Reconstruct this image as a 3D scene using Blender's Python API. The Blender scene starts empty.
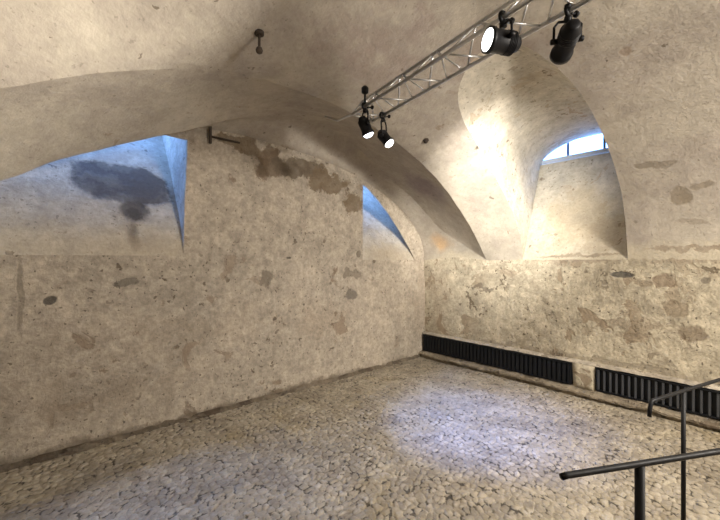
import bpy, bmesh, math, random
from mathutils import Vector, Matrix, noise
from mathutils.geometry import delaunay_2d_cdt
random.seed(7)
sc = bpy.context.scene
COL = sc.collection
PI = math.pi

# ------------------------------------------------------------------ helpers
def link(name, me, mat=None, parent=None, smooth=False):
    o = bpy.data.objects.new(name, me)
    COL.objects.link(o)
    if mat: me.materials.append(mat)
    if parent:
        o.parent = parent
        o.matrix_parent_inverse = parent.matrix_world.inverted()
    if smooth:
        for p in me.polygons: p.use_smooth = True
    return o
def from_bm(name, bm, mat=None, parent=None, smooth=False):
    me = bpy.data.meshes.new(name); bm.to_mesh(me); bm.free()
    return link(name, me, mat, parent, smooth)
def from_data(name, vs, fs, mat=None, parent=None, smooth=False):
    me = bpy.data.meshes.new(name); me.from_pydata([tuple(v) for v in vs], [], fs); me.update()
    return link(name, me, mat, parent, smooth)
def struct(o):
    o['kind'] = 'structure'; return o
def tag(o, label, cat, group=None):
    o['label'] = label; o['category'] = cat
    if group: o['group'] = group
    return o
def empty(name, loc):
    o = bpy.data.objects.new(name, None); COL.objects.link(o); o.location = loc
    o.empty_display_size = 0.1
    bpy.context.view_layer.update()
    return o
def bx(bm, c, s, rot=None, bevel=0.0):
    r = bmesh.ops.create_cube(bm, size=1.0)
    vs = r['verts']
    bmesh.ops.scale(bm, vec=s, verts=vs)
    if bevel:
        es = list({e for v in vs for e in v.link_edges})
        rb = bmesh.ops.bevel(bm, geom=es, offset=bevel, segments=2, affect='EDGES')
        vs = list({v for f in rb['faces'] for v in f.verts} | {v for v in vs if v.is_valid})
    if rot is not None: bmesh.ops.rotate(bm, cent=(0, 0, 0), matrix=rot, verts=vs)
    bmesh.ops.translate(bm, vec=c, verts=vs)
    return vs
def frame_of(d, up=Vector((0, 0, 1))):
    d = Vector(d).normalized()
    if abs(d.dot(up)) > .99: up = Vector((0, 1, 0))
    a = d.cross(up).normalized(); b = a.cross(d).normalized()
    return a, b, d
def tube(bm, pts, r, n=10, cap=True):
    pts = [Vector(p) for p in pts]; rings = []
    a, b, _ = frame_of(pts[1]-pts[0])
    for i, p in enumerate(pts):
        t = (pts[min(i+1, len(pts)-1)] - pts[max(i-1, 0)]).normalized()
        a = (a - t*a.dot(t)).normalized(); b = t.cross(a).normalized()
        rr = r[i] if isinstance(r, (list, tuple)) else r
        rings.append([bm.verts.new(p + (a*math.cos(2*PI*k/n) + b*math.sin(2*PI*k/n))*rr) for k in range(n)])
    for i in range(len(rings)-1):
        for k in range(n):
            bm.faces.new((rings[i][k], rings[i][(k+1) % n], rings[i+1][(k+1) % n], rings[i+1][k]))
    if cap:
        bm.faces.new(rings[0][::-1]); bm.faces.new(rings[-1])
def lathe(bm, org, axis, prof, n=28, cap0=True, cap1=True):
    """prof = [(distance along axis, radius)]"""
    a, b, d = frame_of(axis); org = Vector(org); rings = []
    for t, r in prof:
        rings.append([bm.verts.new(org + d*t + (a*math.cos(2*PI*k/n) + b*math.sin(2*PI*k/n))*r) for k in range(n)])
    for i in range(len(rings)-1):
        for k in range(n):
            bm.faces.new((rings[i][k], rings[i][(k+1) % n], rings[i+1][(k+1) % n], rings[i+1][k]))
    if cap0: bm.faces.new(rings[0][::-1])
    if cap1: bm.faces.new(rings[-1])

# ------------------------------------------------------------------ node materials
class NT:
    def __init__(s, name):
        s.m = bpy.data.materials.new(name); s.m.use_nodes = True
        s.t = s.m.node_tree; s.t.nodes.clear()
        s.out = s.t.nodes.new('ShaderNodeOutputMaterial')
        s.b = s.t.nodes.new('ShaderNodeBsdfPrincipled')
        s.t.links.new(s.b.outputs[0], s.out.inputs[0])
    def n(s, ty, **kw):
        nd = s.t.nodes.new('ShaderNode'+ty)
        for k, v in kw.items(): setattr(nd, k, v)
        return nd
    def put(s, sock, v):
        if isinstance(v, bpy.types.NodeSocket): s.t.links.new(v, sock)
        else: sock.default_value = v
    def math(s, op, a, b=0.0, c=None, clamp=False):
        nd = s.n('Math', operation=op, use_clamp=clamp)
        s.put(nd.inputs[0], a); s.put(nd.inputs[1], b)
        if c is not None: s.put(nd.inputs[2], c)
        return nd.outputs[0]
    def vec(s, op, a, b):
        nd = s.n('VectorMath', operation=op)
        s.put(nd.inputs[0], a); s.put(nd.inputs[1], b)
        return nd.outputs[1] if op == 'LENGTH' else nd.outputs[0]
    def noise(s, p, scale, detail=6, rough=.55, dist=0.0, col=False):
        nd = s.n('TexNoise'); s.put(nd.inputs['Vector'], p)
        nd.inputs['Scale'].default_value = scale; nd.inputs['Detail'].default_value = detail
        nd.inputs['Roughness'].default_value = rough; nd.inputs['Distortion'].default_value = dist
        return nd.outputs['Color' if col else 'Fac']
    def step(s, v, lo, hi, a=0.0, b=1.0):
        nd = s.n('MapRange', interpolation_type='SMOOTHSTEP')
        s.put(nd.inputs[0], v)
        for i, x in enumerate((lo, hi, a, b)): nd.inputs[i+1].default_value = x
        return nd.outputs[0]
    def mix(s, f, a, b, mode='MIX'):
        nd = s.n('Mix', data_type='RGBA', blend_type=mode)
        s.put(nd.inputs['Factor'], f)
        ia = [i for i in nd.inputs if i.name == 'A' and i.type == 'RGBA'][0]
        ib = [i for i in nd.inputs if i.name == 'B' and i.type == 'RGBA'][0]
        s.put(ia, a if not isinstance(a, tuple) else (*a, 1)); s.put(ib, b if not isinstance(b, tuple) else (*b, 1))
        return [o for o in nd.outputs if o.type == 'RGBA'][0]
    def bump(s, h, strength, dist=0.02, normal=None):
        nd = s.n('Bump'); s.put(nd.inputs['Height'], h)
        nd.inputs['Strength'].default_value = strength; nd.inputs['Distance'].default_value = dist
        if normal: s.put(nd.inputs['Normal'], normal)
        return nd.outputs[0]

def plaster(name, base, tint, patch, thr=.60, blobs=(), spots=.64, seed=0.0, mott=1.0, bumpy=1.0, fc=1.0):
    """aged lime plaster: base colour, tinted clouds, brown bare patches, dark pits, placed stains, painted glow and shade"""
    N = NT(name)
    geo = N.n('NewGeometry'); P0 = geo.outputs['Position']
    P = N.vec('ADD', P0, (seed, seed*.7, seed*.3))
    cloud = N.noise(P, .9, 5, .55, .3)
    mid = N.noise(P, 4.2, 8, .62, .2)
    fine = N.noise(P, 26, 6, .65)
    grain = N.noise(P, 110, 3, .6)
    c = N.mix(N.step(cloud, .38, .64), base, tint)
    c = N.mix(N.step(mid, .40, .68, 0, .50*mott), c, tuple(x*.66 for x in tint))
    c = N.mix(N.step(mid, .56, .34, 0, .38*mott), c, tuple(min(1, x*1.26) for x in base))
    fv = N.math('MULTIPLY', N.step(fine, .3, .7, 1-.17*fc, 1+.10*fc), N.step(N.noise(P, 11, 5, .6), .32, .66, 1-.16*fc, 1+.09*fc))
    cm = N.n('CombineXYZ')
    for i in range(3): N.put(cm.inputs[i], fv)
    c = N.mix(1.0, c, cm.outputs[0], 'MULTIPLY')
    # bare patches where the top coat has come off
    pn = N.noise(P, 2.6, 9, .60, .6)
    reg = N.step(N.noise(P, .55, 2, .5), .40, .58)
    pm = N.math('MULTIPLY', N.step(pn, thr, thr+.025), reg)
    pc = N.mix(fine, patch, tuple(x*1.5 for x in patch))
    c = N.mix(N.math('MULTIPLY', pm, .82), c, pc)
    # little chips
    ch = N.noise(P, 10.5, 3, .5, .2)
    cmk = N.math('MULTIPLY', N.step(ch, spots, spots+.03), N.step(cloud, .46, .58))
    c = N.mix(N.math('MULTIPLY', cmk, .82), c, tuple(x*.62 for x in patch))
    sp = N.noise(P, 24, 2, .5)
    c = N.mix(N.math('MULTIPLY', N.step(sp, .665, .70), .75*fc), c, (.07, .055, .042))
    # stains with a place of their own, also painted glow and shade
    dn = N.noise(P0, 3.0, 6, .65, 0, True)
    dv = N.vec('SUBTRACT', dn, (.5, .5, .5))
    hb = None
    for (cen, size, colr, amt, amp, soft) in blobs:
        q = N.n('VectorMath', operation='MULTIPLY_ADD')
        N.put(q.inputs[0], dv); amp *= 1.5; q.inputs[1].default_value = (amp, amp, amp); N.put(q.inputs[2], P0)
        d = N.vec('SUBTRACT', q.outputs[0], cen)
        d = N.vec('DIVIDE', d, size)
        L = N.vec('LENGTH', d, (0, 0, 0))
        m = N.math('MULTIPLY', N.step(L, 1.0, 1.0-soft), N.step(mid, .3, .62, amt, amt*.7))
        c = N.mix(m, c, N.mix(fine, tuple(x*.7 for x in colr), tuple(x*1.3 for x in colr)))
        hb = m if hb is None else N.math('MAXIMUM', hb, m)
    N.put(N.b.inputs['Base Color'], c)
    N.b.inputs['Roughness'].default_value = .92
    N.b.inputs['Specular IOR Level'].default_value = .15
    h = N.math('ADD', N.math('MULTIPLY', mid, 1.2), N.math('MULTIPLY', fine, .55))
    h = N.math('ADD', h, N.math('MULTIPLY', grain, .12))
    h = N.math('SUBTRACT', h, N.math('MULTIPLY', pm, .30))
    h = N.math('SUBTRACT', h, N.math('MULTIPLY', cmk, .35))
    if hb is not None: h = N.math('SUBTRACT', h, N.math('MULTIPLY', hb, .30))
    N.put(N.b.inputs['Normal'], N.bump(h, .62*bumpy, .06))
    return N.m

def simple(name, colr, rough=.5, metal=0.0, nscale=30, amt=.15, bump=.1):
    N = NT(name); tc = N.n('TexCoord')
    f = N.noise(tc.outputs['Object'], nscale, 4)
    N.put(N.b.inputs['Base Color'], N.mix(f, tuple(x*(1-amt) for x in colr), tuple(x*(1+amt) for x in colr)))
    N.put(N.b.inputs['Roughness'], N.step(f, .2, .8, rough*.85, min(1, rough*1.15)))
    N.b.inputs['Metallic'].default_value = metal
    if max(colr) < .03: N.b.inputs['Specular IOR Level'].default_value = .22
    if bump: N.put(N.b.inputs['Normal'], N.bump(f, bump, .004))
    return N.m

BROWN = (.17, .125, .08); GREY = (.10, .095, .09)
M = {}
M['wall_back'] = plaster('plaster_back', (.46, .40, .325), (.38, .335, .275), (.20, .155, .115), .61, mott=.65, blobs=[
    # brown bare band under the arch of the lunette
    ((-4.05, 0, 3.60), (.42, .3, .13), BROWN, 1.0, .35, .25),
    ((-3.55, 0, 3.42), (.30, .3, .30), (.15, .11, .075), 1.1, .45, .25),
    ((-3.05, 0, 3.42), (.55, .3, .17), (.14, .11, .08), 1.05, .40, .25),
    ((-2.45, 0, 3.28), (.50, .3, .20), BROWN, 1.0, .45, .25),
    ((-1.98, 0, 3.00), (.26, .3, .17), BROWN, .95, .45, .25),
    ((-2.0, 0, 2.0-.22), (.22, .3, .10), (.13, .11, .085), .7, .35, .3),
    ((-2.02, 0, 1.38), (.13, .3, .10), (.09, .08, .07), .8, .2, .3),
    ((-3.62, 0, 1.72), (.16, .3, .12), (.13, .11, .085), .75, .3, .3),
    ((-5.35, 0, 1.75), (.15, .3, .05), (.11, .10, .085), .8, .15, .3),
    ((-6.0, 0, 1.6), (.06, .3, .05), (.05, .045, .04), .9, .05, .3),
    ((-3.25, 0, 2.03), (.05, .3, .02), (.04, .035, .03), .9, .02, .3),
    ((-1.85, 0, 2.10), (.07, .3, .07), (.10, .08, .06), .8, .1, .3),
    ((-6.22, 0, 1.65), (.03, .3, .55), (.16, .14, .11), .6, .08, .5),
    ((-5.0, 0, 1.1), (2.2, .3, .45), (.27, .22, .165), .40, 1.2, .8),
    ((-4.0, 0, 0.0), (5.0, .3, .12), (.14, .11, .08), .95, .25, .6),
    ((-5.6, 0, .55), (1.6, .3, .35), (.24, .19, .14), .5, .8, .8),
    ((-2.6, 0, 1.0), (.9, .3, .5), (.29, .23, .17), .45, .9, .8),
    ((-.1, 0, 1.2), (.55, .3, 1.1), (.24, .19, .14), .5, .9, .8),
], seed=3.1)
M['wall_right'] = plaster('plaster_right', (.54, .48, .365), (.45, .395, .30), (.23, .18, .125), .565, spots=.60, blobs=[
    ((0, -3.46, 1.80), (.3, .16, .05), (.06, .06, .06), .9, .05, .25),
    ((0, -3.92, 1.72), (.3, .12, .10), (.22, .16, .11), .8, .2, .3),
    ((0, -4.02, 1.38), (.3, .16, .12), (.20, .15, .10), .75, .25, .3),
    ((0, -4.18, 1.08), (.3, .18, .13), (.19, .145, .10), .8, .25, .3),
    ((0, -3.70, 1.70), (.3, .13, .05), (.20, .15, .10), .7, .15, .3),
    ((0, -4.30, 1.75), (.3, .05, .05), (.12, .10, .08), .8, .1, .3),
    ((0, -1.85, 1.78), (.3, .18, .09), (.27, .21, .15), .6, .3, .4),
    ((0, -1.35, 1.48), (.3, .25, .06), (.12, .10, .08), .7, .35, .3),
    ((0, -3.4, 1.05), (.3, .5, .12), (.24, .19, .135), .6, .7, .4),
    ((0, -2.9, 1.98), (.3, .75, .06), (.26, .21, .16), .6, .25, .6),
    ((0, -4.3, 1.97), (.3, .9, .05), (.27, .22, .165), .55, .25, .6),
    ((0, -.3, 1.1), (.3, .45, 1.2), (.27, .20, .145), .45, .9, .9),
    ((0, -2.5, .52), (.3, 3.2, .06), (.20, .17, .13), .5, .25, .6),
], seed=11.3)
M['vault'] = plaster('plaster_vault', (.46, .415, .345), (.385, .34, .29), (.23, .185, .14), .66, spots=.70, mott=.5, bumpy=.5, fc=.35, blobs=[
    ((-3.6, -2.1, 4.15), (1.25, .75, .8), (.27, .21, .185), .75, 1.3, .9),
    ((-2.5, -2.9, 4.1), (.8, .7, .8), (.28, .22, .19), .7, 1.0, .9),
    ((-1.25, -.9, 3.15), (.65, .55, .5), (.20, .155, .175), .95, .5, .9),  # purple shade of the arch soffit, painted into the plaster colour
    ((0, -5.0, 2.0), (.25, 3.6, .30), (.49, .435, .33), .9, .30, .6),
    ((-.02, -.7, 2.0), (.25, .8, .22), (.49, .435, .33), .9, .30, .6),
    ((-.03, -4.3, 2.12), (.25, .7, .035), (.24, .19, .14), .8, .25, .4),
    ((-.485, -3.89, 3.15), (.3, .22, .045), (.20, .17, .13), .8, .15, .3),
    ((-.24, -4.11, 2.78), (.4, .12, .12), (.22, .18, .13), .85, .15, .3),
    ((-.25, -4.30, 2.87), (.4, .13, .045), (.22, .18, .13), .85, .12, .3),
    ((-.07, -4.19, 2.47), (.4, .20, .04), (.25, .21, .16), .7, .12, .4),
    ((-1.85, -3.89, 4.02), (.08, .05, .1), (.24, .17, .12), .7, .1, .4),
    ((-2.0, -.45, 3.40), (.07, .06, .07), (.05, .04, .03), .9, .03, .3),
    ((-2.4, -.35, 3.5), (.5, .3, .1), (.25, .20, .15), .5, .3, .5),
    ((-.05, -.45, 2.35), (.30, .35, .25), (.58, .38, .20), .95, .25, .95),  # orange lamp glow on the recess, painted into the plaster colour
], seed=21.7)
M['niche'] = plaster('plaster_niche', (.48, .435, .365), (.40, .36, .305), (.20, .17, .135), .66, mott=.7, bumpy=.7, fc=.6, blobs=[
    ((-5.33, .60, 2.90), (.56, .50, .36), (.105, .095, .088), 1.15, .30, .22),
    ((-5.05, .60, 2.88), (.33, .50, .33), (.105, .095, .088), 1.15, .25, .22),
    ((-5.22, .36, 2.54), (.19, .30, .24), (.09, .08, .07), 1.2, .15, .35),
    ((-5.25, .15, 2.27), (.09, .30, .26), (.15, .13, .11), .9, .12, .6),
    ((-4.9, .1, 2.1), (2.2, .22, .35), (.42, .35, .26), .7, .3, .8),
    ((-1.0, .05, 2.1), (1.0, .25, .35), (.38, .32, .24), .8, .3, .8),
], seed=5.5)
M['lunette'] = plaster('plaster_lunette', (.55, .505, .42), (.49, .445, .36), (.30, .235, .165), .60, spots=.64, mott=.7, bumpy=.6, fc=.6, blobs=[
    ((.35, -2.75, 2.75), (.9, .62, .75), (.40, .315, .195), .55, .6, .5),
    ((.2, -3.2, 2.4), (.5, .35, .40), (.34, .27, .185), .5, .5, .6),
    ((0, -2.8, 2.0), (.25, 1.2, .22), (.49, .435, .33), .85, .30, .6),
    ((0, -2.9, 2.08), (.25, .7, .04), (.22, .175, .13), .8, .25, .4),
], seed=15.5)
M['trim'] = plaster('plaster_plinth', (.34, .29, .22), (.28, .235, .175), (.14, .11, .08), .56, spots=.6, bumpy=1.4, seed=8.8)
M['rubble'] = plaster('rubble_base', (.20, .165, .125), (.15, .125, .095), (.08, .06, .045), .52, bumpy=1.6, seed=18.8)
M['ledge'] = plaster('plaster_ledge', (.58, .53, .45), (.46, .41, .34), (.2, .17, .13), .62, seed=9.9)
M['black'] = simple('black_painted_steel', (.007, .007, .008), .5, .0, 60, .3)
M['radiator'] = simple('dark_radiator_enamel', (.011, .012, .014), .45, .0, 14, .35)
M['radiator_face'] = simple('radiator_face_enamel', (.06, .064, .072), .38, .1, 14, .3)
M['alu'] = simple('truss_aluminium', (.55, .55, .55), .35, .85, 40, .2)
M['lampblack'] = simple('lamp_housing_black', (.006, .006, .007), .5, .1, 50, .3)
M['iron'] = simple('rusty_iron', (.055, .04, .03), .8, .3, 40, .4)
M['muntin'] = simple('muntin_paint', (.05, .055, .07), .5, 0, 30, .2)
M['winframe'] = simple('window_frame_paint', (.42, .47, .55), .5, 0, 30, .2)
N = NT('window_glass')
tr = N.n('BsdfTransparent'); tr.inputs[0].default_value = (.92, .95, 1, 1)
gl = N.n('BsdfGlossy'); gl.inputs['Roughness'].default_value = .05
mx = N.n('MixShader'); mx.inputs[0].default_value = .07
N.t.links.new(tr.outputs[0], mx.inputs[1]); N.t.links.new(gl.outputs[0], mx.inputs[2]); N.t.links.new(mx.outputs[0], N.out.inputs[0])
M['glass'] = N.m
def emis(name, colr, s):
    N = NT(name); N.b.inputs['Base Color'].default_value = (.8, .8, .8, 1)
    N.b.inputs['Emission Color'].default_value = (*colr, 1); N.b.inputs['Emission Strength'].default_value = s
    return N.m
M['lens'] = emis('glowing_lens', (1, .98, .95), 6.0)
M['lens_cool'] = emis('glowing_lens_cool', (.9, .94, 1), 6.0)

# cobbles: the 'joint' attribute carries the distance to the joint, 'tone' the stone
N = NT('cobbled_floor')
geo = N.n('NewGeometry'); P = geo.outputs['Position']
aj = N.n('Attribute', attribute_name='joint'); at = N.n('Attribute', attribute_name='tone')
fine = N.noise(P, 34, 6, .65); cloud = N.noise(P, .8, 4, .6, .4); midn = N.noise(P, 6, 6, .6)
stone = N.mix(at.outputs['Fac'], (.32, .285, .225), (.52, .465, .375))
stone = N.mix(N.step(cloud, .40, .62), stone, N.mix(at.outputs['Fac'], (.25, .22, .17), (.42, .37, .29)))
stone = N.mix(N.step(fine, .3, .75, 0, .45), stone, (.15, .125, .095))
dust = N.mix(N.step(N.noise(P, 1.7, 6, .65, .5), .44, .60), (.24, .205, .155), (.43, .38, .29))
j = N.math('ADD', aj.outputs['Fac'], N.math('MULTIPLY', N.math('SUBTRACT', midn, .5), .5))
j2 = N.math('ADD', j, N.math('MULTIPLY', N.math('SUBTRACT', fine, .5), .35))
c = N.mix(N.math('MULTIPLY', N.step(j2, .10, .34), N.step(midn, .3, .6, .35, 1)), dust, stone)
dk = N.math('MULTIPLY', N.step(j2, .30, .10), N.step(N.noise(P, 10, 3, .5), .49, .58))
c = N.mix(N.step(N.noise(P, 1.3, 4, .6, .4), .52, .68, 0, .35), c, (.34, .27, .14))
c = N.mix(N.step(N.noise(P, 2.1, 5, .6, .3), .48, .36, 0, .35), c, (.16, .145, .13))
c = N.mix(N.math('MULTIPLY', dk, .85), c, (.035, .03, .025))
N.put(N.b.inputs['Base Color'], c)
N.put(N.b.inputs['Roughness'], N.step(fine, .2, .8, .55, .9))
N.b.inputs['Specular IOR Level'].default_value = .3
N.put(N.b.inputs['Normal'], N.bump(N.math('ADD', N.math('MULTIPLY', fine, .7), N.step(j2, 0, .4)), .5, .02))
M['floor'] = N.m

# ------------------------------------------------------------------ the shape of the cellar
W = 7.8; HC = W/2; SPR = 2.0; YA = -1.42; YB = -9.0
R_SEG = (HC**2 + 1.85**2)/(2*1.85)
def seg(x):
    d = x + HC; e = min(1, max(0, (-x-4.9)/1.3))*min(1, (x+W)/.6)
    return math.sqrt(max(0, R_SEG**2 - d*d)) - (R_SEG - 1.85) - .10*max(0, e)
def ell(x, b=2.38):
    d = (x+HC)/HC; return b*math.sqrt(max(0, 1-d*d))
def Mz(x, y):
    q = min(1, max(0, (-x-4.6)/1.2)); t = min(1, max(0, (YA-y)/(1.8-1.2*q*q*(3-2*q)))); w = math.sin(PI/2*t**(1+.5*(1-abs(x+HC)/HC)))
    return SPR + seg(x)*(1-w) + ell(x)*w
def Tz(x): return SPR + ell(x, 1.72)
FAR = [(0, -1.42, 2.0), (-.03, -1.0, 2.24), (-.13, -.58, 2.55), (-.436, -.36, 2.936), (-.79, -.27, 3.23),
       (-1.41, -.23, 3.53), (-2.01, -.24, 3.85), (-2.62, -.34, 3.99), (-3.17, -.48, 4.0), (-3.68, -.50, 3.945),
       (-4.10, -.44, 3.82), (-4.80, -.36, 3.505), (-5.62, -.34, 3.11), (-5.95, -.38, 2.94), (-6.30, -.45, 2.70), (-7.1, -.9, 2.28), (-7.8, -1.42, 2.0)]
def far(x):
    for i in range(len(FAR)-1):
        if FAR[i][0] >= x >= FAR[i+1][0]:
            p0 = FAR[max(0, i-1)]; p1 = FAR[i]; p2 = FAR[i+1]; p3 = FAR[min(len(FAR)-1, i+2)]
            t = (x-p1[0])/(p2[0]-p1[0]); r = []
            for k in (1, 2):
                m1 = (p2[k]-p0[k])/(p2[0]-p0[0])*(p2[0]-p1[0]); m2 = (p3[k]-p1[k])/(p3[0]-p1[0])*(p2[0]-p1[0])
                r.append((2*t**3-3*t*t+1)*p1[k] + (t**3-2*t*t+t)*m1 + (-2*t**3+3*t*t)*p2[k] + (t**3-t*t)*m2)
            return Vector((x, r[0], r[1]))
    return Vector(FAR[-1] if x < -4 else FAR[0])
def wob(p, a=.016):
    p = Vector(p)
    v = noise.noise_vector(p*1.3)*a + noise.noise_vector(p*5.0)*a*.35
    return p + v
# lunette over the right wall
GRO = [(0, -2.08), (-.30, -2.084), (-.70, -2.09), (-1.05, -2.10), (-1.38, -2.125), (-1.75, -2.17), (-2.08, -2.24), (-2.35, -2.37), (-2.52, -2.56),
       (-2.60, -2.78), (-2.56, -2.98), (-2.38, -3.16), (-2.05, -3.29), (-1.58, -3.40), (-1.1, -3.455), (-.68, -3.49), (-.30, -3.51), (0, -3.52)]
def gro_smooth():
    out = []
    for i in range(len(GRO)-1):
        p0 = GRO[max(0, i-1)]; p1 = GRO[i]; p2 = GRO[i+1]; p3 = GRO[min(len(GRO)-1, i+2)]
        for s in range(4):
            t = s/4
            out.append(tuple(.5*((2*p1[k]) + (-p0[k]+p2[k])*t + (2*p0[k]-5*p1[k]+4*p2[k]-p3[k])*t*t + (-p0[k]+3*p1[k]-3*p2[k]+p3[k])*t**3) for k in (0, 1)))
    out.append(GRO[-1]); return out
GS = gro_smooth()
for i in range(1, len(GS)):
    if GS[i][1] >= GS[i-1][1]: GS[i] = (GS[i][0], GS[i-1][1]-1e-4)
# ceiling mesh ---------------------------------------------------------------
NX = 120
vs, fs = [], []
XS = [-HC*(1-math.cos(PI*i/NX)) for i in range(NX+1)]
def add_rows(rows):
    base = len(vs); n = len(rows[0])
    for r in rows: vs.extend(r)
    for a in range(len(rows)-1):
        for b in range(n-1):
            fs.append((base+a*n+b, base+(a+1)*n+b, base+(a+1)*n+b+1, base+a*n+b+1))
rows = [[wob((x, .06, Tz(x))) for x in XS]]
for k in range(0, 9):      # recess vault between the end wall and the arch
    t = k/8; r = []
    for x in XS:
        f = far(x); T = Vector((x, 0, Tz(x))); p = T.lerp(f, t)
        p.z += .05*math.sin(PI*t)
        r.append(wob(p))
    rows.append(r)
add_rows(rows)
rows = []
for k in range(0, 7):      # soffit of the arch
    t = k/6; r = []
    for x in XS:
        f = far(x); Nn = Vector((x, YA, SPR+seg(x))); p = f.lerp(Nn, t)
        e = .035*math.sin(PI*t); p.z += e*min(1, (Nn-f).length)
        r.append(wob(p))
    rows.append(r)
add_rows(rows)
# main vault: triangulated in the (arc angle, length) plane, with the lunette's outline cut out of it
THS = [PI*i/NX for i in range(NX+1)]
def th_of(x): return math.acos(1+x/HC)
groin_loop = [(th_of(x)*HC, y) for x, y in GS]
outl = [(t*HC, YA) for t in THS]
yy_ = [YA-.09*i for i in range(1, int((YA-YB)/.09))]
outl += [(PI*HC, y) for y in yy_] + [(PI*HC, YB)]
outl += [(t*HC, YB) for t in THS[::-1][1:]]
outl += [(0, y) for y in yy_[::-1] if not (-3.58 < y < -2.02)]
k0 = [i for i, p in enumerate(outl) if p[0] == 0 and p[1] < -3.5 and i > NX+10][-1]
outl = outl[:k0+1] + groin_loop[::-1] + outl[k0+1:]
def pin(p, L):
    c = False
    for i in range(len(L)):
        a, b = L[i], L[i-1]
        if (a[1] > p[1]) != (b[1] > p[1]) and p[0] < (b[0]-a[0])*(p[1]-a[1])/(b[1]-a[1])+a[0]: c = not c
    return c
pts = [Vector(p) for p in outl]; nb0 = len(pts)
for t in THS[1:-1]:
    for y in yy_:
        p = (t*HC, y)
        if p[0] < 5 and -3.7 < y < -1.9:
            if not pin(p, outl) or min((Vector(p)-Vector(g)).length for g in groin_loop) < .045: continue
        pts.append(Vector(p))
V, E, F, *_ = delaunay_2d_cdt(pts, [(i, (i+1) % nb0) for i in range(nb0)], [], 1, 1e-6)
base = len(vs)
for p in V:
    x = -HC*(1-math.cos(p[0]/HC)); vs.append(wob((x, p[1], Mz(x, p[1]))))
for f in F:
    c = sum((V[i] for i in f), Vector((0, 0)))/len(f)
    if pin(c, outl): fs.append(tuple(base+i for i in f))
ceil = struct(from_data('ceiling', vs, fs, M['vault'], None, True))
ceil.visible_shadow = True

# lunette surface + window
def tube_loft(name, front, back, mat, n=14, front_wob=True, curve=0.0, closed=True):
    rows = []
    for k in range(n+1):
        t = k/n; r = []
        for a, b in zip(front, back):
            p = Vector(a).lerp(Vector(b), t)
            if curve:
                e = t**(1+curve); p.y = a[1]+(b[1]-a[1])*e
            if k == 0:
                if front_wob: p = wob(p)
            else: p = wob(p, .016 if t < .9 else .0)
            r.append(p)
        rows.append(r)
    vs, fs = [], []; m = len(front)
    for r in rows: vs.extend(r)
    for a in range(n):
        for b in range(m if closed else m-1):
            b2 = (b+1) % m
            fs.append((a*m+b, (a+1)*m+b, (a+1)*m+b2, a*m+b2))
    o = from_data(name, vs, fs, mat, None, True)
    return o
def sharp(o, ang=35):
    bm = bmesh.new(); bm.from_mesh(o.data)
    for e in bm.edges:
        if len(e.link_faces) == 2 and e.calc_face_angle(0) > math.radians(ang): e.smooth = False
    bm.to_mesh(o.data); bm.free()
XW = 1.0
front = [(x, y, Mz(x, y)) for x, y in GS]
sill_f = [(0, -3.52 + (3.52-2.08)*i/24, SPR) for i in range(1, 24)]
zs0, ztop, yl, yr = 3.78, 4.14, -1.95, -3.70
ng = len(front); back = []
for i in range(ng):
    s = i/(ng-1)
    # straight jambs low down, arch above
    if 1:
        a = PI*s
        yy = (yl+yr)/2 + (yl-yr)/2*math.cos(a)
        back.append((XW, yy, zs0 + (ztop-zs0)*math.sin(a)**1.25))
sill_b = [(XW, yr + (yl-yr)*i/24, zs0) for i in range(1, 24)]
# the jamb lines run down the sides of the sill, so the first/last groin points share the landing corners
lun = struct(tube_loft('wall_lunette', front+sill_f, back+sill_b, M['lunette'], 16)); sharp(lun, 40)

def window_unit(name, axis, plane, lo, hi, zlo, zhi, muntins):
    """frame and panes in a plane; axis 'x' means the plane is X = const"""
    def P(a, z, off=0): return (plane+off, a, z) if axis == 'x' else (a, plane+off, z)
    def S(da, dz, t): return (t, da, dz) if axis == 'x' else (da, t, dz)
    bm = bmesh.new()
    bx(bm, P((lo+hi)/2, zlo+.02, .03), S(hi-lo, .04, .05)); bx(bm, P((lo+hi)/2, zhi-.02, .03), S(hi-lo, .04, .05))
    for a in (lo+.02, hi-.02): bx(bm, P(a, (zlo+zhi)/2, .03), S(.04, zhi-zlo, .05))
    bx(bm, P((lo+hi)/2, zlo+.07, -.005), S(hi-lo-.02, .06, .06))
    f = struct(from_bm(name, bm, M['winframe']))
    for a in muntins:
        bm = bmesh.new(); bx(bm, P(a, (zlo+zhi)/2, .02), S(.035, zhi-zlo-.09, .03)); from_bm('muntin', bm, M['muntin'], f)
    bm = bmesh.new(); bx(bm, P((lo+hi)/2, (zlo+zhi)/2, .035), S(hi-lo-.03, zhi-zlo-.03, .004))
    from_bm('pane', bm, M['glass'], f)
    return f
window_unit('window_1', 'x', XW+.005, -3.72, -1.93, 3.76, 4.18, (-2.42, -2.98, -3.4))

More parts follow.
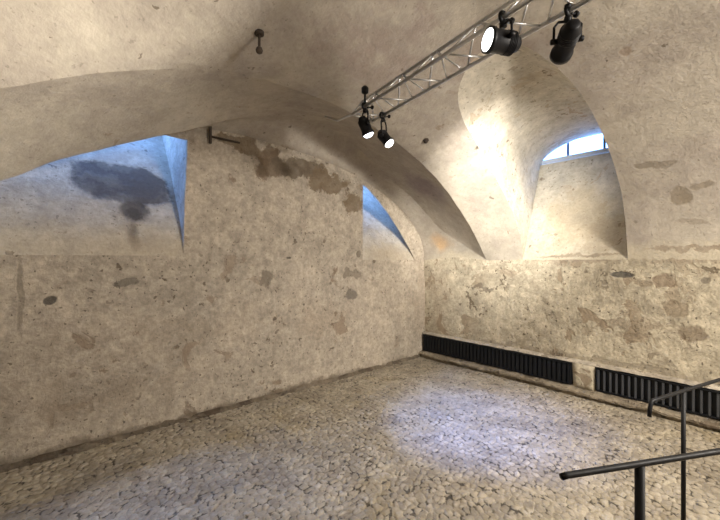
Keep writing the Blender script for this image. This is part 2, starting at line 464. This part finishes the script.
# back wall with the two splayed window niches --------------------------------
def poly_wall(name, outer, holes, to3, mat, step=.07):
    loops = [outer]+holes; v2, ed = [], []
    def inside(p, L):
        c = False
        for i in range(len(L)):
            a, b = L[i], L[i-1]
            if (a[1] > p[1]) != (b[1] > p[1]) and p[0] < (b[0]-a[0])*(p[1]-a[1])/(b[1]-a[1])+a[0]: c = not c
        return c
    def dist(p, L):
        m = 9
        for i in range(len(L)):
            a, b = Vector(L[i]), Vector(L[i-1]); q = Vector(p); ab = b-a
            t = max(0, min(1, (q-a).dot(ab)/max(1e-9, ab.dot(ab)))); m = min(m, (q-a-ab*t).length)
        return m
    for L in loops:
        b = len(v2); v2 += [Vector(p) for p in L]; ed += [(b+i, b+(i+1) % len(L)) for i in range(len(L))]
    x0, x1 = min(p[0] for p in outer), max(p[0] for p in outer); z0, z1 = min(p[1] for p in outer), max(p[1] for p in outer)
    a = x0+step
    while a < x1:
        z = z0+step
        while z < z1:
            p = (a+random.uniform(-.015, .015), z+random.uniform(-.015, .015))
            if inside(p, outer) and not any(inside(p, h) for h in holes) and min(dist(p, L) for L in loops) > step*.4: v2.append(Vector(p))
            z += step
        a += step
    V, E, F, *_ = delaunay_2d_cdt(v2, ed, [], 1, 1e-5)
    F2 = []
    for f in F:
        c = sum((V[i] for i in f), Vector((0, 0)))/len(f)
        if inside(c, outer) and not any(inside(c, h) for h in holes): F2.append(f)
    return from_data(name, [wob(to3(p)) for p in V], F2, mat, None, True)

def dens(pts, n=6):
    out = []
    for i in range(len(pts)):
        a, b = Vector(pts[i]), Vector(pts[(i+1) % len(pts)])
        for k in range(n): out.append(tuple(a.lerp(b, k/n)))
    return out
# right-hand niche (slanting head) and left-hand niche (head follows the vault)
n2 = dens([(-1.75, 2.0), (-.33, 2.0), (-.37, 2.09), (-.50, 2.26), (-.83, 2.62), (-1.16, 2.95), (-1.45, 3.17), (-1.75, 3.35), (-1.75, 2.7)], 4)
n2b = dens([(-1.75, 3.70), (-.25, 3.70), (-.22, 3.9), (-.22, 4.1), (-.22, 4.6), (-.22, 5.2), (-.8, 5.6), (-1.75, 5.6), (-1.75, 4.4)], 4)
n1 = dens([(-6.75, 2.05), (-4.75, 2.05), (-4.72, 3.0), (-4.70, 3.50), (-5.2, 3.50), (-5.7, 3.36), (-6.3, 3.10), (-6.75, 2.8)], 4)
n1b = dens([(-6.6, 3.88), (-4.72, 3.88), (-4.70, 4.2), (-4.70, 5.6), (-5.2, 5.6), (-5.7, 5.6), (-6.3, 5.6), (-6.6, 4.9)], 4)
outer = dens([(-W-.1, 0), (.1, 0), (.1, 4.3), (-W-.1, 4.3)], 30)
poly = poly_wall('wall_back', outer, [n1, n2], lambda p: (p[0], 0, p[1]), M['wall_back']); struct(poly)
YN = 1.2
for nm, f, b in (('wall_niche_right', n2, n2b), ('wall_niche_left', n1, n1b)):
    o = struct(tube_loft(nm, [(p[0], 0, p[1]) for p in f], [(p[0], YN, p[1]) for p in b], M['niche'], 16, curve=.35)); sharp(o, 38)
window_unit('window_2', 'y', YN+.0, -1.78, -.19, 3.67, 5.63, (-1.0,))
window_unit('window_3', 'y', YN+.0, -6.63, -4.67, 3.85, 5.63, (-5.65,))
# right wall
outer = [(YB, 0), (.05, 0), (.05, 2.3), (-2.0, 2.3), (-2.08, 2.3)] + [(-2.08-(3.52-2.08)*i/24, 2.0) for i in range(25)] + [(-3.52, 2.3), (YB, 2.3)]
wr = poly_wall('wall_right', outer, [], lambda p: (0, p[0], p[1]), M['wall_right']); struct(wr)
# the walls behind the viewer close the room
wl = struct(from_data('wall_left', [(-W, .1, 0), (-W, YB, 0), (-W, YB, 2.3), (-W, .1, 2.3)], [(0, 1, 2, 3)], M['vault']))
wf = struct(from_data('wall_front', [(-W-.1, YB, 0), (.1, YB, 0), (.1, YB, 4.6), (-W-.1, YB, 4.6)], [(0, 1, 2, 3)], M['vault']))

# floor -------------------------------------------------------------------------
def cell(x, y):
    # worley distances on a jittered, slightly stretched lattice
    sx, sy = 13.5, 16.0
    gx, gy = x*sx, y*sy
    ix, iy = math.floor(gx), math.floor(gy); d1 = d2 = 9; idv = 0
    for a in (-1, 0, 1):
        for b in (-1, 0, 1):
            cx, cy = ix+a, iy+b; jx, jy, jv = CJ[((cx*73856093) ^ (cy*19349663)) & 4095]
            dx, dy = cx+jx-gx, cy+jy-gy; d = dx*dx+dy*dy
            if d < d1: d2 = d1; d1 = d; idv = jv
            elif d < d2: d2 = d
    return math.sqrt(d1), math.sqrt(d2), idv
CJ = [(random.uniform(.1, .9), random.uniform(.1, .9), random.random()) for _ in range(4096)]
vs, fs, joint, tone = [], [], [], []
G = .0165; X0, X1, Y0, Y1 = -7.3, .05, -7.0, .05
nx, ny = int((X1-X0)/G), int((Y1-Y0)/G)
for jy in range(ny+1):
    y = Y0+(Y1-Y0)*jy/ny
    for ix in range(nx+1):
        x = X0+(X1-X0)*ix/nx
        wv = noise.noise_vector(Vector((x*5, y*5, 0)))*.03
        a, b, t = cell(x+wv.x, y+wv.y); e = b-a
        joint.append(min(1, e*1.3)); tone.append(t)
        h = min(1, e*2.2); h = 1-(1-h)**2
        edge = min(1, (x-X0)*8, (X1-x)*8+.0, (y-Y0)*8)
        z = (h*.013*(.5+t*.8)-.010) + noise.noise(Vector((x*1.1, y*1.1, 3)))*.022
        vs.append((x, y, z*max(0, edge)))
for jy in range(ny):
    for ix in range(nx):
        a = jy*(nx+1)+ix; fs.append((a, a+1, a+nx+2, a+nx+1))
nb = len(vs)
vs += [(-W-.1, YB-.1, -.002), (.1, YB-.1, -.002), (.1, Y0, -.002), (-W-.1, Y0, -.002), (-W-.1, .1, -.002), (X0, .1, -.002), (X0, Y0, -.002)]
fs += [(nb, nb+1, nb+2, nb+3), (nb+3, nb+6, nb+5, nb+4)]
joint += [.6]*7; tone += [.5]*7
fl = struct(from_data('floor', vs, fs, M['floor'], None, True))
for nm, dat in (('joint', joint), ('tone', tone)):
    at = fl.data.attributes.new(nm, 'FLOAT', 'POINT'); at.data.foreach_set('value', dat)

# plinth, pier and ledge along the right wall; rubble fillet along the back wall
def strip(name, prof, p0, p1, mat, amp, n=220, seed=0):
    """extrude profile [(away from wall, z)] from p0 to p1; away = -X or -Y"""
    d = (Vector(p1)-Vector(p0)); away = Vector((-1, 0, 0)) if abs(d.y) > abs(d.x) else Vector((0, -1, 0))
    vs, fs = [], []; m = len(prof)
    for i in range(n+1):
        b = Vector(p0)+d*i/n
        for k, (a, z) in enumerate(prof):
            q = b+away*a+Vector((0, 0, z))
            v = noise.noise_vector(q*6+Vector((seed,)*3))*amp + noise.noise_vector(q*17+Vector((seed,)*3))*amp*.5
            if k in (0, m-1): v *= 0
            v -= d.normalized()*v.dot(d.normalized())*.5
            vs.append(q+v)
    for i in range(n):
        for k in range(m-1): fs.append((i*m+k, (i+1)*m+k, (i+1)*m+k+1, i*m+k+1))
    return struct(from_data(name, vs, fs, mat, None, False))
strip('trim_1', [(0, .125), (.12, .115), (.22, .105), (.262, .088), (.258, .06), (.20, .04), (.195, -.03)], (0.03, -.01, 0), (0.03, YB, 0), M['trim'], .022)
strip('trim_2', [(0, .47), (.0, .505), (.06, .50), (.115, .488), (.12, .468), (.0, .455)], (0.02, -.02, 0), (0.02, YB, 0), M['ledge'], .007, seed=4)
bm = bmesh.new(); bx(bm, (-.045, -3.01, .29), (.13, .29, .36), bevel=.012)
bmesh.ops.subdivide_edges(bm, edges=bm.edges[:], cuts=3, use_grid_fill=True)
for v in bm.verts: v.co = wob(v.co, .02)
struct(from_bm('trim_3', bm, M['wall_right'], None, True))
strip('trim_4', [(0, .055), (.025, .045), (.055, .025), (.08, -.03)], (-W, 0.02, 0), (-.02, 0.02, 0), M['rubble'], .032, seed=9)

# ------------------------------------------------------------------ radiators
def radiator(name, y0, y1, label):
    root = empty(name, (-.06, (y0+y1)/2, .12))
    tag(root, label, 'radiator', None)
    L = y0-y1; yc = (y0+y1)/2
    bm = bmesh.new()
    bx(bm, (-.05, yc, .29), (.03, L, .31))                      # back
    for y in (y0-.008, y1+.008): bx(bm, (-.08, y, .29), (.08, .016, .31), bevel=.003)
    bx(bm, (-.08, yc, .445), (.085, L, .014), bevel=.003)
    bx(bm, (-.08, yc, .142), (.085, L, .018), bevel=.003)
    from_bm('casing', bm, M['radiator'], root)
    bm = bmesh.new(); n = int(L/.07)
    for i in range(n):
        y = y0-.03-(L-.06)*i/(n-1)
        bx(bm, (-.103 if y1 < -3 else -.098, y, .29), (.03, .024 if y1 < -3 else .050, .275), bevel=.004)
    from_bm('grille', bm, M['radiator_face'] if y1 < -3 else M['radiator'], root)
    return root
radiator('radiator', -.06, -2.85, 'long low black radiator between the room corner and the plaster pier')
radiator('radiator', -3.17, -5.45, 'low black ribbed radiator behind the handrails, right of the plaster pier')

# ------------------------------------------------------------------ railings
def railing(label, p0, p1, z, posts, r, rr, hook=False):
    p0 = Vector((*p0, z)); p1 = Vector((*p1, z)); d = (p1-p0).normalized()
    root = empty('railing', (posts[0][0], posts[0][1], 0)); tag(root, label, 'railing')
    bm = bmesh.new()
    pts = [p0.lerp(p1, i/12) for i in range(13)]
    if hook:
        pts = [p0+Vector((0, 0, -.10))-d*.03, p0+Vector((0, 0, -.055))-d*.026, p0+Vector((0, 0, -.02))-d*.012] + pts
    else:
        pts = [p0-d*.02+Vector((0, 0, -.002))] + pts
    tube(bm, pts, rr, 12)
    from_bm('handrail', bm, M['black'], root, True)
    for (x, y) in posts:
        bm = bmesh.new(); tube(bm, [(x, y, -.005), (x, y, z-r*.4)], r*.92, 12)
        lathe(bm, (x, y, 0), (0, 0, 1), [(-.004, .05), (.008, .05), (.012, .045)], 20)
        from_bm('post', bm, M['black'], root, True)
CAM = Vector((-6.08, -4.83, 2.0)); FW = Vector((.6618, .7497, 0)); RT = Vector((.7497, -.6618, 0))
def cp(r, f): 
    v = CAM+RT*r+FW*f; return (v.x, v.y)
def along(a, b, t): return (a[0]+(b[0]-a[0])*t, a[1]+(b[1]-a[1])*t)
a0, a1 = cp(.672, 1.18), cp(1.30, 1.325); b1 = along(a0, a1, 2.6)
railing('black steel handrail nearest the viewer, on a thick round post', a0, b1, 1.300, [along(a0, a1, .46), along(a0, a1, 2.4)], .0165, .0105)
a0, a1 = cp(1.93, 2.40), cp(2.73, 2.79); b1 = along(a0, a1, 1.9)
railing('thinner black handrail with down-turned end standing in front of the ribbed radiator', a0, b1, 1.07, [along(a0, a1, .46), along(a0, a1, 1.75)], .0150, .0125, True)

# ------------------------------------------------------------------ lighting truss
TZ = 3.60
def tx(y, off): return -3.40 - .153*(-2.1-y) + off       # runs slightly askew to the vault
def chord(y, k): 
    return Vector((tx(y, (-.15, .15, 0)[k]), y, TZ + (0, 0, .185)[k]))
root = empty('lighting_truss', (tx(-4.6, 0), -4.6, TZ)); tag(root, 'silver aluminium lattice truss hung under the vault, carrying the spotlights', 'truss')
ye, yn = -1.78, -7.2
for k in range(3):
    bm = bmesh.new(); tube(bm, [chord(ye, k), chord(yn, k)], .0165, 12); from_bm('chord', bm, M['alu'], root, True)
bm = bmesh.new(); nseg = 24
for (k, l) in ((0, 2), (1, 2), (0, 1)):
    for i in range(nseg):
        y1 = ye+(yn-ye)*(i+.1)/nseg; y2 = ye+(yn-ye)*(i+.9)/nseg
        a, b = (k, l) if i % 2 == 0 else (l, k)
        tube(bm, [chord(y1, a), chord(y2, b)], .008, 6)
from_bm('lattice', bm, M['alu'], root, True)
bm = bmesh.new()
for (k, l) in ((0, 2), (1, 2), (0, 1)): tube(bm, [chord(ye, k), chord(ye, l)], .012, 8)
tube(bm, [chord(ye, 0), Vector((-3.42, -1.42, 3.66)), Vector((-3.38, -1.12, 3.80))], .014, 8)
from_bm('end_bracket', bm, M['alu'], root, True)
for yy in (-4.9, -6.8):
    bm = bmesh.new(); c = chord(yy, 2); tube(bm, [c, (c.x, c.y, Mz(c.x, c.y)+.03)], .006, 6)
    lathe(bm, (c.x, c.y, Mz(c.x, c.y)-.02), (0, 0, 1), [(0, .03), (.03, .03)], 12)
    from_bm('hanger_rod', bm, M['alu'], root, True)

def spotlight(label, y, k, drop, aim, size, length, power, colr, spot, blend, lensmat, knob_up=False, off=(0, 0), dome=1.0):
    c = chord(y, k); bc = c + Vector((off[0], off[1], -drop)); aim = Vector(aim); d = (aim-bc).normalized()
    root = empty('spotlight', tuple(c)); tag(root, label, 'spotlight', None)
    R = size/2
    bm = bmesh.new()          # can
    lathe(bm, bc-d*length*.5, d, [(0, R*.45), (.01, R*.62), (length*.12, R*.70), (length*.2, R*.92), (length*.3, R*.95), (length*.86, R*.95), (length*.88, R*1.08), (length, R*1.08), (length, R*.93), (length*.93, R*.9)], 28)
    a, b, _ = frame_of(d)
    for q in range(5):        # cooling ribs
        lathe(bm, bc-d*(length*(.28-q*.05)), d, [(0, R*1.0), (.006, R*1.0)], 24)
    from_bm('housing', bm, M['lampblack'], root, True)
    bm = bmesh.new(); lathe(bm, bc+d*length*.455, d, [(0, R*.9), (length*.05, R*.9), (length*.05+R*.25*dome, R*.78), (length*.05+R*.42*dome, R*.52), (length*.05+R*.5*dome, R*.2)], 24)
    from_bm('lens', bm, lensmat, root, True)
    bm = bmesh.new()          # yoke: U bracket round the can
    h = Vector((d.x, d.y, 0)); h = h.normalized() if h.length > .05 else Vector((1, 0, 0))
    side = Vector((-h.y, h.x, 0)); top = c + Vector((off[0]*.6, off[1]*.6, -.055)); w = R*1.22
    tube(bm, [bc+side*w, top+side*w+Vector((0, 0, -.03)), top+side*w*.7, top-side*w*.7, top-side*w+Vector((0, 0, -.03)), bc-side*w], .0085, 8)
    for s in (-1, 1): lathe(bm, bc+side*s*(w-.02), side*s, [(0, .018), (.035, .018), (.04, .013)], 12)
    from_bm('yoke', bm, M['lampblack'], root, True)
    bm = bmesh.new()          # hook clamp round the chord
    cd = (chord(y-.1, k)-chord(y+.1, k)).normalized(); sd = cd.cross(Vector((0, 0, 1))).normalized()
    tube(bm, [c+(sd*math.cos(t)+Vector((0, 0, 1))*math.sin(t))*.032 for t in [PI*(-.5+i/9*1.6) for i in range(10)]], .013, 8)
    lathe(bm, (top.x, top.y, top.z-.01), (c-top) + Vector((0, 0, .001)), [(0, .024), (.03, .024), (.045, .016)], 14)
    tube(bm, [c-sd*.03+Vector((0, 0, -.01)), c-sd*.085+Vector((0, 0, .012))], .007, 8)
    lathe(bm, c-sd*.08+Vector((0, 0, .01)), -sd, [(0, .012), (.004, .02), (.02, .02), (.024, .012)], 12)
    if knob_up:
        tube(bm, [c+Vector((0, 0, .02)), c+Vector((0, 0, .16))], .012, 8)
        lathe(bm, c+Vector((0, 0, .13)), (0, 0, 1), [(0, .02), (.01, .036), (.06, .038), (.08, .02)], 14)
    from_bm('clamp', bm, M['lampblack'], root, True)
    if power:
        ld = bpy.data.lights.new('spot_beam', 'SPOT'); ld.energy = power; ld.color = colr
        ld.spot_size = math.radians(spot); ld.spot_blend = blend; ld.shadow_soft_size = .05
        lo = bpy.data.objects.new('spot_beam', ld); COL.objects.link(lo)
        lo.location = bc+d*(length*.5+.06); lo.rotation_euler = d.to_track_quat('-Z', 'Y').to_euler()
        lo.parent = root; lo.matrix_parent_inverse = root.matrix_world.inverted()
    return root
WARM = (1.0, .84, .64); NEUT = (1.0, .93, .82); COOL = (.62, .72, 1.0)
spotlight('black stage spotlight with round lens glowing towards the left wall', -3.66, 0, .165, (-7.3, -1.72, 3.5), .15, .23, 560, (1, .93, .80), 80, 1.0, M['lens'], dome=.25)
spotlight('black stage spotlight seen from behind, aimed at the bright window lunette', -3.97, 1, .17, (-.55, -1.93, 2.92), .13, .29, 1550, (1, .95, .87), 56, 1.0, M['lens'], off=(.03, .02))
spotlight('small black spotlight at the far truss end, upper left of the pair, knob above', -2.03, 0, .20, (-2.05, -2.52, 0), .12, .19, 1000, (.17, .33, 1.0), 44, 1.0, M['lens_cool'], True)
spotlight('small black spotlight at the far truss end, lower right of the pair', -1.98, 1, .235, (-2.2, -4.4, 0), .12, .19, 110, WARM, 90, 1.0, M['lens'], off=(.03, 0))

# ------------------------------------------------------------------ iron hooks
def hook(label, x, y, L, rod=.012):
    z = Mz(x, y); root = empty('ceiling_hook', (x, y, z)); tag(root, label, 'hook')
    bm = bmesh.new(); lathe(bm, (x, y, z-.012), (0, 0, 1), [(0, .03), (.004, .04), (.03, .04)], 16)
    from_bm('mounting_plate', bm, M['iron'], root, True)
    bm = bmesh.new(); tube(bm, [(x, y, z), (x, y, z-L)], rod, 8)
    lathe(bm, (x, y, z-L-.03), (0, 0, 1), [(0, .012), (.01, .026), (.03, .031), (.05, .024), (.06, .012)], 14)
    from_bm('rod', bm, M['iron'], root, True)
hook('rusty iron hook with knobbed end hanging from the vault, left of the truss', -4.67, -1.93, .14)
hook('small dark iron stub in the vault right of the spotlight pair', -2.14, -1.72, .01, .014)
root = empty('wall_anchor', (-4.43, -.02, 3.66)); tag(root, 'old iron wall anchor with horizontal tie rod, above the brown bare patch', 'wall anchor')
bm = bmesh.new(); bx(bm, (-4.43, -.045, 3.62), (.035, .03, .24), bevel=.006); from_bm('anchor_bar', bm, M['iron'], root)
bm = bmesh.new(); tube(bm, [(-4.43, -.03, 3.60), (-4.03, -.03, 3.60)], .014, 8); from_bm('tie_rod', bm, M['iron'], root, True)

# ------------------------------------------------------------------ lamps added out of view to light the room, sky outside
def lamp(ty, loc, aim, power, colr, size=1.0, spot=120):
    ld = bpy.data.lights.new('unseen_lamp', ty); ld.energy = power; ld.color = colr
    if ty == 'AREA': ld.shape = 'DISK'; ld.size = size
    elif ty == 'SPOT': ld.spot_size = math.radians(spot); ld.spot_blend = 1; ld.shadow_soft_size = size
    else: ld.shadow_soft_size = size
    o = bpy.data.objects.new('unseen_lamp', ld); COL.objects.link(o); o.location = loc
    o.rotation_euler = (Vector(aim)-Vector(loc)).to_track_quat('-Z', 'Y').to_euler(); return o
lamp('POINT', (-2.6, -7.4, 3.0), (0, 0, 0), 430, (1, .93, .84), .35)
lamp('SPOT', (-2.4, -7.6, 3.3), (-.4, -2.6, 1.2), 900, (1, .92, .80), .15, 80)
lamp('SPOT', (-3.0, -7.4, 3.4), (-3.2, 0, 1.9), 840, (1, .93, .84), .2, 90)
lamp('SPOT', (-2.6, -7.6, 3.0), (-.45, -.45, 2.6), 700, (1, .90, .72), .1, 22)  # unseen narrow beam, added to brighten the recess beside the arch
lamp('SPOT', (-3.6, -4.9, 3.5), (-2.6, -3.6, 0), 160, (1, .93, .82), .15, 120)

wld = bpy.data.worlds.new('sky'); sc.world = wld; wld.use_nodes = True
nt = wld.node_tree; nt.nodes.clear()
bg = nt.nodes.new('ShaderNodeBackground'); wo = nt.nodes.new('ShaderNodeOutputWorld')
tc = nt.nodes.new('ShaderNodeTexCoord'); nz = nt.nodes.new('ShaderNodeTexNoise'); rp = nt.nodes.new('ShaderNodeMix'); rp.data_type = 'RGBA'
nz.inputs['Scale'].default_value = 2.0
nt.links.new(tc.outputs['Generated'], nz.inputs['Vector']); nt.links.new(nz.outputs['Fac'], rp.inputs[0])
rp.inputs[6].default_value = (.14, .37, 1, 1); rp.inputs[7].default_value = (.30, .53, 1, 1)
nt.links.new(rp.outputs[2], bg.inputs[0])
sx_ = nt.nodes.new('ShaderNodeSeparateXYZ'); nt.links.new(tc.outputs['Generated'], sx_.inputs[0])
mr = nt.nodes.new('ShaderNodeMapRange'); nt.links.new(sx_.outputs[2], mr.inputs[0])
for i_, v_ in enumerate((.2, 1.0, 7.0, 60.0)): mr.inputs[i_+1].default_value = v_
nt.links.new(mr.outputs[0], bg.inputs[1])
nt.links.new(bg.outputs[0], wo.inputs[0])

# ------------------------------------------------------------------ camera
cd = bpy.data.cameras.new('camera'); cd.sensor_width = 36; cd.lens = 36*363/720; cd.clip_start = .05
cam = bpy.data.objects.new('camera', cd); COL.objects.link(cam)
cam.location = CAM; cam.rotation_euler = (PI/2, 0, -math.atan2(FW.x, FW.y))
sc.camera = cam
vs_ = sc.view_settings
vs_.view_transform = 'Standard'; vs_.look = 'None'; vs_.gamma = 1; vs_.use_curve_mapping = False; vs_.exposure = -0.12
